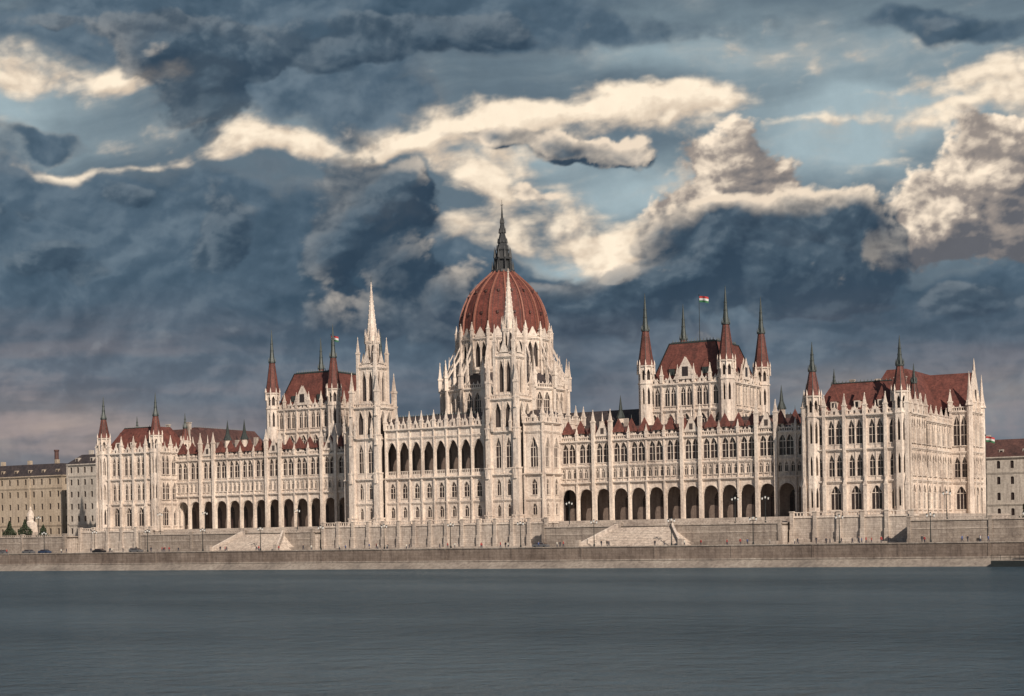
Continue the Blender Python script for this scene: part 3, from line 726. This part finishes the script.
def conifer(x,y,z,h,r,label,seed):
    rnd=random.Random(seed)
    o=link('conifer_tree',None,None,label=label,category='tree')
    t=MB(); t.prism(x,y,7,.22,.05,z,z+h*.95,BARK)
    for k in range(10):
        a=rnd.random()*6.28; hh=z+h*(.15+.07*k); rr=r*(1-.08*k)*.8
        t.poly([(x,y-.06,hh),(x,y+.06,hh),(x+rr*math.cos(a),y+rr*math.sin(a),hh+.3)],BARK)
    link('trunk',t.mesh('trunk'),o)
    c=MB()
    for k in range(1800):
        q=rnd.random()**.7; hh=z+h*(.08+.92*(1-q)); rr=r*q*(.5+.5*rnd.random())*(1+.25*math.sin(9*q+seed)); a=rnd.random()*6.28
        px,py=x+rr*math.cos(a),y+rr*math.sin(a); s_=.16+.14*rnd.random()
        d1=Vector((rnd.gauss(0,1),rnd.gauss(0,1),rnd.gauss(0,1))).normalized()*s_; d2=Vector((rnd.gauss(0,1),rnd.gauss(0,1),rnd.gauss(0,1))).normalized()*s_
        p=Vector((px,py,hh)); c.poly([p-d1,p+d2,p+d1,p-d2*.8],LEAF)
    link('crown',c.mesh('crown'),o)
conifer(-187,12,T,6,2.6,'dark bushy conifer beside the pale monument',1)
conifer(-179.5,12,T,6.5,3.0,'dark bushy conifer beside the pale monument',2)
conifer(-176,17,T,4.5,2.2,'dark bushy conifer beside the pale monument',5)
for i,(x,y,h) in enumerate(((146,72,7.5),(153,70,7),(160,74,8),(168,70,6.5))): conifer(x,y,T,h,3,'dark green tree in front of the apartment building',10+i)
def flag(x,y,z,hp,w,label):
    o=link('flagpole',None,None,label=label,category='flag')
    b=MB(); b.prism(x,y,8,.11,.06,z,z+hp,IRON); b.prism(x,y,6,.18,.18,z+hp,z+hp+.25,IRON); link('pole',b.mesh('pole'),o)
    f=MB(); hh=w*.6; N=10
    for j,mt in enumerate((FGRN,FWHT,FRED)):
        for k in range(N):
            def q(u,v):
                return (x+.1+w*u*.93,y+.35*math.sin(u*7)*u-.1*u,z+hp-hh-.2+hh*v-.5*u*u)
            f.poly([q(k/N,j/3),q((k+1)/N,j/3),q((k+1)/N,(j+1)/3),q(k/N,(j+1)/3)],mt)
    link('flag',f.mesh('flag'),o)
flag(66,30,61.0,13.5,2.9,'red white and green flag on the parliament roof')
flag(-61,30,61.0,12,2.9,'red white and green flag on the parliament roof')
flag(142.5,38,T,22,2.4,'red white and green flag on pole beside the parliament')
lp=MB(); lp.prism(0,0,8,.28,.2,0,.8,IRON); lp.prism(0,0,8,.13,.08,.8,6.2,IRON); lp.box(W0,-.8,.8,-.05,.05,5.9,6.02,IRON)
for e in(-.8,.8): lp.prism(e,0,6,.12,.26,6.0,6.5,WHITE); lp.prism(e,0,6,.3,.05,6.5,6.8,IRON)
lp.prism(0,0,6,.12,.26,6.3,6.8,WHITE); lp.prism(0,0,6,.3,.05,6.8,7.1,IRON)
lm=lp.mesh('street_lamp')
for k in range(17):
    xx=-178+k*21.5
    o=thing('street_lamp','dark iron lamp post with white globes on the promenade','street lamp',lm,group='lamp posts along the promenade'); o.location=(xx,-22.2,5.06)
for x in (-150,-98,-80,-45,45,92,100,145,165,185):
    o=thing('street_lamp','dark iron lamp post on the upper terrace','street lamp',lm,group='lamp posts on the terrace'); o.location=(x,-10,T)
def person_mesh(cloth,legs,stride,seed):
    P=[(0,0,.95),(0,0,1.15),(0,0,1.38),(0,0,1.5),(0,-.01,1.62),(0,-.01,1.74),
       (.19,0,1.42),(.24,.03*stride,1.15),(.25,-.12*stride,.9),(-.19,0,1.42),(-.24,-.03*stride,1.15),(-.25,.12*stride,.9),
       (.1,0,.9),(.11,-.12*stride,.5),(.11,-.18*stride+.05,.07),(.11,-.18*stride-.1,.04),(-.1,0,.9),(-.11,.12*stride,.5),(-.11,.25*stride,.08),(-.11,.25*stride-.14,.05)]
    R=[.15,.15,.17,.06,.1,.085,.075,.055,.04,.075,.055,.04,.1,.07,.05,.045,.1,.07,.05,.045]
    E=[(0,1),(1,2),(2,3),(3,4),(4,5),(2,6),(6,7),(7,8),(2,9),(9,10),(10,11),(0,12),(12,13),(13,14),(14,15),(0,16),(16,17),(17,18),(18,19)]
    me=bpy.data.meshes.new('p'); me.from_pydata(P,E,[]); o=bpy.data.objects.new('p',me); COL.objects.link(o)
    md=o.modifiers.new('s','SKIN'); me.skin_vertices[0].data[0].use_root=True
    for i,r_ in enumerate(R): me.skin_vertices[0].data[i].radius=(r_,r_*.85)
    o.modifiers.new('d','SUBSURF').levels=1
    bpy.context.view_layer.update()
    ev=o.evaluated_get(bpy.context.evaluated_depsgraph_get()); m2=bpy.data.meshes.new_from_object(ev); bpy.data.objects.remove(o)
    m2.materials.clear()
    for mt in (cloth,legs,SKIN,BARK): m2.materials.append(mt)
    for f in m2.polygons:
        z=f.center.z; f.material_index= 3 if z>1.7 or (z>1.58 and f.center.y>.02) else 2 if z>1.5 or (abs(f.center.x)>.2 and z<.95 and z>.8) else 0 if z>.9 else 1
        f.use_smooth=True
    m2.name='person'; return m2
C1=plain('dark_coat',(.03,.03,.04),.8); C2=plain('red_jacket',(.3,.04,.04),.8); C3=plain('pale_jacket',(.5,.48,.42),.8); C4=plain('blue_jacket',(.05,.08,.2),.8); J=plain('dark_trousers',(.03,.035,.06),.8)
PM=[(person_mesh(C1,J,1,1),'person in dark coat walking on the riverside promenade'),(person_mesh(C2,J,.6,2),'person in red jacket walking on the riverside promenade'),
    (person_mesh(C3,J,.2,3),'person in pale jacket standing on the riverside promenade'),(person_mesh(C4,J,1,4),'person in blue jacket walking on the riverside promenade')]
rnd=random.Random(8)
for k in range(90):
    me,lab=PM[rnd.choice((0,0,0,1,2,3))]
    o=thing('person',lab,'person',me,group='people walking by the river')
    if k<62: o.location=(rnd.uniform(-185,195),rnd.uniform(-30.9,-28.6),5.06)
    else: o.location=(rnd.choice((rnd.uniform(-130,-75),rnd.uniform(-40,50),rnd.uniform(86,170))),rnd.uniform(-21,-14.6),5.06)
    o.rotation_euler=(0,0,rnd.choice((math.pi/2,-math.pi/2,0))+rnd.uniform(-.4,.4)); s_=rnd.uniform(.92,1.06); o.scale=(s_,s_,s_)
def car_mesh(paint):
    b=MB(); prof=[(-2.1,.35),(-2.15,.75),(-1.9,1.0),(-1.35,1.05),(-.75,1.45),(.75,1.48),(1.5,1.02),(2.05,.9),(2.15,.6),(2.1,.35)]
    w=.85; n=len(prof)
    def X(i,s_):
        x,z=prof[i]; ww=w*(.86 if z>1.2 else 1); return (x,s_*ww,z)
    b.poly([X(i,-1) for i in range(n)],paint); b.poly([X(i,1) for i in reversed(range(n))],paint)
    for i in range(n):
        j=(i+1)%n
        b.poly([X(i,-1),X(i,1),X(j,1),X(j,-1)],GLASS if i in(3,5) else paint)
    for s_ in(-1,1):
        b.poly([(-1.2,s_*.86,1.08),(1.25,s_*.86,1.06),(.7,s_*.78,1.4),(-.7,s_*.78,1.4)],GLASS)
        for x in(-1.35,1.35):
            ring=[(x+.33*math.cos(a*math.pi/6),s_*.9,.33+.33*math.sin(a*math.pi/6)) for a in range(12)]; ring2=[(p[0],s_*.65,p[2]) for p in ring]
            b.poly(ring,IRON)
            for a in range(12): b.poly([ring[a],ring[(a+1)%12],ring2[(a+1)%12],ring2[a]],IRON)
    return b.mesh('parked_car')
PA=[plain('paint_grey',(.16,.16,.17),.3,.3,.03),plain('paint_black',(.02,.02,.025),.3,.2,.03),plain('paint_blue',(.03,.05,.1),.3,.1,.03)]
CM=[(car_mesh(PA[0]),'grey'),(car_mesh(PA[1]),'black'),(car_mesh(PA[2]),'dark blue')]
for k,x in enumerate((-180,-173,-160,-152,-140,-133,-110,-95,44,171)):
    me,c=CM[(k*2+k//4)%3]
    o=thing('parked_car',f'{c} car on the embankment road below the terrace wall','car',me,group='vehicles on the embankment road'); o.location=(x,-24,4.95)
b=MB(); b.box(W0,162,196,-39,-35,-.3,1.3,IRON); b.box(W0,162,196,-39,-35,1.3,1.45,WALLST); b.box(W0,170,190,-38.4,-35.6,1.45,4.2,IRON); b.box(W0,169,191,-38.8,-35.2,4.2,4.5,WALLST)
for k in range(8): b.box(W0,171+k*2.4,172.4+k*2.4,-38.44,-38.38,2.3,3.6,GLASS)
for k in range(18): b.box(W0,162+k*2,162.08+k*2,-38.95,-38.87,1.45,2.5,IRON)
b.box(W0,162,196,-38.95,-38.87,2.45,2.55,IRON)
thing('landing_stage','low dark floating landing stage moored at the quay wall','boat landing',b.mesh('landing_stage'))
# ------------------------------------------------------------ sky backdrop
PERM=np.random.RandomState(11).permutation(256)
ANG=np.random.RandomState(5).rand(256)*2*np.pi
def perlin(x,y,seed=0):
    xi=np.floor(x).astype(np.int64); yi=np.floor(y).astype(np.int64); xf=x-xi; yf=y-yi
    u=xf**3*(xf*(xf*6-15)+10); v=yf**3*(yf*(yf*6-15)+10)
    def g(ix,iy,dx,dy):
        h=PERM[(PERM[(ix+seed)&255]+iy)&255]; a=ANG[h]; return np.cos(a)*dx+np.sin(a)*dy
    n00=g(xi,yi,xf,yf);n10=g(xi+1,yi,xf-1,yf);n01=g(xi,yi+1,xf,yf-1);n11=g(xi+1,yi+1,xf-1,yf-1)
    return ((n00*(1-u)+n10*u)*(1-v)+(n01*(1-u)+n11*u)*v)*1.5
def rotc(x,y,k):
    a=k*.9; return x*math.cos(a)-y*math.sin(a),x*math.sin(a)+y*math.cos(a)
def fbm(x,y,o=5,seed=0,g=.5):
    t=0;a=1;s=0
    for k in range(o):
        rx,ry=rotc(x,y,k*.6); t=t+a*perlin(rx*2**k+k*17.3,ry*2**k+k*9.1,seed+k*7); s+=a; a*=g
    return t/s
def puffy(x,y,o=5,seed=0,g=.5):
    t=0;a=1;s=0
    for k in range(o):
        rx,ry=rotc(x,y,k); t=t+a*(np.sqrt(perlin(rx*2**k+k*13.7,ry*2**k+k*5.3,seed+k*5)**2+.004)*2.6-.8); s+=a; a*=g
    return t/s
def ss(a,b,x):
    t=np.clip((x-a)/(b-a),0,1); return t*t*(3-2*t)
def blobs(X,Y,L,pw=1.0):
    t=0
    for (cx,cy,rx,ry,an,w) in L:
        c,s=math.cos(math.radians(an)),math.sin(math.radians(an)); dx=X-cx;dy=Y-cy
        q=((dx*c+dy*s)/rx)**2+((-dx*s+dy*c)/ry)**2
        t=t+w*np.exp(-q**pw)
    return t
az=np.concatenate([np.linspace(-72,-22,50,endpoint=False),np.linspace(-22,22,1100,endpoint=False),np.linspace(22,72,50)])
el=np.concatenate([np.linspace(-2.5,0,6,endpoint=False),np.linspace(0,20.5,512,endpoint=False),np.linspace(20.5,80,50)])
AZ,EL=np.meshgrid(np.radians(az),np.radians(el))
X=1627*np.tan(np.clip(AZ,-1.1,1.1))+512; Y=533-1627*np.tan(np.clip(EL,-.1,1.2))/np.cos(AZ)
Y=Y-.0175*(X-512)*np.exp(-((X-512)/900)**2)
def dgrad(W,k):
    return W-np.roll(np.roll(W,k,axis=1),-k,axis=0)
wx=fbm(X/170,Y/120,4,1,.45)*52; wy=fbm(X/170,Y/120,4,40,.45)*38
wx2=fbm(X/48,Y/36,5,81,.5)*13; wy2=fbm(X/48,Y/36,5,91,.5)*10
XW=X+wx+wx2;YW=Y+wy+wy2
Z3=0*X[...,None]
def col(*c): return np.array(c)[None,None,:]+Z3
def mx(a,b,t): return a*(1-t[...,None])+b*t[...,None]
def mx3(a,b,c,t):
    t=np.clip(t,0,1); return mx(mx(a,b,np.clip(t*2,0,1)),c,np.clip(t*2-1,0,1))
cream=[(30,68,70,28,0,.75),(125,76,50,14,0,.8),(70,157,125,7,1,.95),(-80,150,120,20,0,.7),(285,146,70,12,-6,.95),(420,134,110,13,-8,.95),(585,112,150,23,-5,1.15),(712,95,60,19,0,1.0),
 (490,185,38,40,0,.95),(560,212,36,28,0,.7),(612,245,46,34,0,1.1),(350,292,14,18,0,1.4),(700,170,40,22,-15,.6),(455,250,16,24,0,.8),(505,240,34,16,0,.65),
 (1000,80,50,20,0,.9),(900,170,60,12,-20,.5),(830,122,100,6,-6,.55),(1100,120,90,50,0,.8),(960,112,50,8,-10,.5),(880,95,50,6,-14,.45)]
lblue=[(640,185,90,28,0,1.1),(845,155,90,38,0,1.3),(900,105,130,30,0,1.1),(578,268,44,24,0,1.3),(530,150,60,14,0,.7),(20,100,90,40,0,1.0),(820,45,260,40,0,.5),(650,50,90,20,0,.4),(300,125,120,16,0,.3),(50,25,60,18,0,.5)]
strat=[(300,15,300,60,0,1.3),(130,285,330,118,0,1.6),(330,100,120,30,0,.8),(780,340,420,58,0,1.5),(400,340,190,70,0,1.2),(780,265,120,50,0,.7),(760,20,200,16,-3,.5),(980,30,90,20,5,.9),(60,125,60,12,0,.6),(-250,250,250,200,0,1.4),(1250,300,250,130,0,1.3),(200,440,300,60,0,1.2),(560,400,200,70,0,1.0)]
dark=[(212,95,48,62,0,1.25),(185,45,90,30,0,.8),(330,55,130,26,-4,.9),(450,28,120,24,0,.8),(392,195,64,52,0,1.5),(345,255,40,40,0,.9),(425,295,58,42,0,.9),(228,248,34,46,0,1.1),(70,262,60,26,0,.8),(20,210,70,18,0,.6),
 (120,345,110,22,0,.6),(150,190,60,16,0,.6),(592,147,62,15,4,1.35),(505,135,44,9,0,.9),(535,185,26,10,0,.6),(800,238,98,40,0,1.5),(712,245,62,40,0,1.2),(740,288,150,30,0,1.15),(875,228,48,26,0,1.1),(545,300,90,22,0,.7),(560,335,120,30,0,.7),(300,330,110,26,0,.6),(980,310,90,26,0,.8),(620,312,60,18,0,.7),(80,20,90,16,0,.6),(900,20,110,12,0,.5)]
warmc=[(975,210,80,52,0,1.25),(1010,150,48,32,0,1.1),(738,165,46,44,-20,1.25),(690,212,36,26,0,.9),(915,240,45,22,0,.9),(1090,210,80,70,0,1.2),(775,192,40,26,0,.8),(625,268,36,16,0,.6)]
px_,py_=X/100+wx/150,Y/76+wy/150
pf=puffy(px_,py_,6,3,.52); pf2=puffy(X/42+wx2/60,Y/33+wy2/60,5,23,.52)
fn=fbm(X/60,Y/40,7,9,.52); big=fbm(X/240+wx/200,Y/130,5,66,.5)
streak=fbm((X+Y*.5)/180+wx/150,(Y+X*.12)/34+wy/60,6,21,.55); st2=fbm((X-Y*.3)/85+wx/90,(Y+X*.08)/44+wy/70,6,33,.55)
C=blobs(XW,YW,cream,.9); LB=blobs(XW,YW,lblue); S=blobs(XW,YW,strat,1.3)
XD,YD=X+wx*.55+wx2,Y+wy*.55+wy2
D=blobs(XD,YD,dark,1.0); Wm=blobs(XD,YD,warmc,1.1)
air=mx(col(.125,.175,.218),col(.36,.46,.50),np.clip(LB*1.0+.3*streak+.1*st2,0,1))
veil=ss(.0,.7,st2*.8+streak*.5+.1)*np.clip(LB+.25,0,1)*.45
air=mx(air,col(.50,.47,.42),veil)
ca=ss(.20,.92,C+.6*streak+.5*st2+.26*pf2)
cs=np.tanh(dgrad(st2*.7+pf*.5+pf2*.25+C*.6,6)*3.4)
ccol=mx3(col(.28,.27,.28),col(.70,.57,.44),col(1.06,.90,.70),.42+.38*C+.24*cs+.22*st2+.10*pf2)
air=mx(air,ccol,ca*.96)
r1=np.tanh(dgrad(pf,7)*3.6); r2=np.tanh(dgrad(pf2,3)*2.6); r3=np.tanh(dgrad(fbm(X/130,Y/90,4,50),11)*4)
Sn=S+.35*big+.25*fn+.20*pf
sa=ss(.36,.74,Sn)
sc=mx3(col(.042,.078,.118),col(.078,.124,.172),col(.150,.205,.255),.45+.75*big+.20*r3+.18*r1+.07*r2+.14*fn)
glowz=np.clip(blobs(X,Y,[(560,210,230,110,0,.9),(40,90,140,70,0,.45),(900,150,200,80,0,.6)]),0,1)
sc=mx(sc,col(.52,.44,.36),(1-ss(.35,1.0,sa))*glowz*.7)
out=mx(air,sc,sa*.97)
Wn=Wm+.50*pf+.16*fn+.14*pf2
wa=ss(.38,.58,Wn); WL=np.tanh(dgrad(Wm+.45*pf,18)*1.7)
wcol=mx3(col(.125,.13,.148),col(.33,.285,.255),col(1.04,.87,.68),.28+.60*WL+.24*r1+.15*r2-.12*ss(.7,1.5,Wn)+.22*(1-ss(.4,.9,Wn)))
out=mx(out,wcol,wa)
Dn=D+.50*pf+.17*fn+.13*pf2-.06
da=ss(.36,.60,Dn); DL=np.tanh(dgrad(D+.45*pf,14)*2.0); dd=ss(.5,1.3,Dn)
base_l=.42+.34*DL+.26*r1+.12*r2-.22*dd
dc=mx3(col(.028,.052,.084),col(.060,.096,.135),col(.155,.200,.240),base_l)
glow=np.clip(blobs(X,Y,[(650,175,230,85,0,1.0),(470,220,50,80,0,.5),(700,160,120,60,0,.6),(350,292,30,30,0,.5),(880,200,70,40,0,.5),(120,60,120,40,0,.25)]),0,1.1)
gl_=np.clip((1-dd)*1.15*glow*np.clip(.30+.65*DL+.34*r1+.18*r2,0,1.2),0,.95)
dc=mx(dc,col(.92,.76,.59),gl_)
out=mx(out,dc,da*(.74+.24*ss(0,.8,glow)))
hz=ss(270,440,Y)
hc=mx(col(.33,.275,.275),col(.245,.235,.26),ss(0,500,X)*(1-.35*ss(600,1000,X)))
band=ss(-.25,.40,fbm(X/260,Y/34,6,70)+.12*r1)
side_=.55+.45*np.clip(np.exp(-(X/260)**2)+np.exp(-((X-1020)/300)**2),0,1)
out=mx(out,hc,hz*(.30+.62*band)*.95*side_)
out=mx(out,col(.56,.44,.36),np.clip(blobs(X,Y,[(30,430,150,24,0,.75),(930,388,200,18,0,.5)])*(.55+.9*streak),0,1))
R=6000.
phi=math.radians(30)
dirx=-np.sin(phi)*np.cos(AZ)+np.cos(phi)*np.sin(AZ); diry=np.cos(phi)*np.cos(AZ)+np.sin(phi)*np.sin(AZ)
co=np.stack([CAM.x+R*np.cos(EL)*dirx,CAM.y+R*np.cos(EL)*diry,R*np.sin(EL)+9],-1)
nr,nc=X.shape
idx=np.arange(nr*nc).reshape(nr,nc)
fc=np.stack([idx[:-1,:-1],idx[:-1,1:],idx[1:,1:],idx[1:,:-1]],-1).reshape(-1,4)
me=bpy.data.meshes.new('sky'); me.vertices.add(nr*nc); me.vertices.foreach_set('co',co.reshape(-1).astype(np.float32))
me.loops.add(fc.size); me.loops.foreach_set('vertex_index',fc.reshape(-1).astype(np.int32))
me.polygons.add(len(fc)); me.polygons.foreach_set('loop_start',np.arange(0,fc.size,4,dtype=np.int32))
me.update(calc_edges=True); me.validate()
at=me.color_attributes.new('cloud_colour','FLOAT_COLOR','POINT')
rgba=np.concatenate([np.clip(out,0,2),np.ones((nr,nc,1))],-1).astype(np.float32)
at.data.foreach_set('color',rgba.reshape(-1))
sm=bpy.data.materials.new('cloudy_sky'); sm.use_nodes=True; nt=sm.node_tree; nt.nodes.clear()
o_=nt.nodes.new('ShaderNodeOutputMaterial'); em=nt.nodes.new('ShaderNodeEmission'); a_=nt.nodes.new('ShaderNodeAttribute'); a_.attribute_name='cloud_colour'
p=geo(nt); nn=noise(nt,p,.012,6,.65); rr=ramp(nt,nn,[(.3,(.95,.95,.95)),(.7,(1.04,1.04,1.04))])
cc=mix(nt,a_.outputs['Color'],rr,1.0,'MULTIPLY'); nt.links.new(cc,em.inputs[0]); em.inputs[1].default_value=1.0; nt.links.new(em.outputs[0],o_.inputs[0])
try: sm.cycles.emission_sampling='NONE'
except Exception: pass
me.materials.append(sm)
link('sky',me,None,kind='structure')
# ------------------------------------------------------------ light
w=bpy.data.worlds.new('World'); scene.world=w; w.use_nodes=True; nt=w.node_tree
bg=nt.nodes['Background']; sk=nt.nodes.new('ShaderNodeTexSky'); sk.sky_type='NISHITA'; sk.sun_disc=False
sd=Vector((.80,-.60,0)).normalized(); elv=math.radians(31)
sk.sun_elevation=elv; sk.sun_rotation=math.atan2(sd.x,sd.y)
nt.links.new(sk.outputs[0],bg.inputs[0]); bg.inputs[1].default_value=.05
L=bpy.data.lights.new('sun','SUN'); L.energy=4.6; L.angle=math.radians(.5); L.color=(1,.87,.74)
lo=bpy.data.objects.new('sun',L); COL.objects.link(lo)
dv=Vector((sd.x*math.cos(elv),sd.y*math.cos(elv),math.sin(elv)))
lo.rotation_euler=dv.to_track_quat('Z','Y').to_euler()
# ------------------------------------------------------------ camera
cd=bpy.data.cameras.new('camera'); cam=bpy.data.objects.new('camera',cd); COL.objects.link(cam); scene.camera=cam
cd.sensor_width=36; cd.lens=57.2; cd.shift_y=185/1024; cd.clip_start=1; cd.clip_end=20000
A=Vector((-.5,math.sqrt(.75),0)); Rv=Vector((math.sqrt(.75),.5,0)); Z=Vector((0,0,1)); ro=math.radians(1.0)
R2=Rv*math.cos(ro)-Z*math.sin(ro); U2=Z*math.cos(ro)+Rv*math.sin(ro)
M=Matrix(((R2.x,U2.x,-A.x,CAM.x),(R2.y,U2.y,-A.y,CAM.y),(R2.z,U2.z,-A.z,CAM.z),(0,0,0,1)))
cam.matrix_world=M
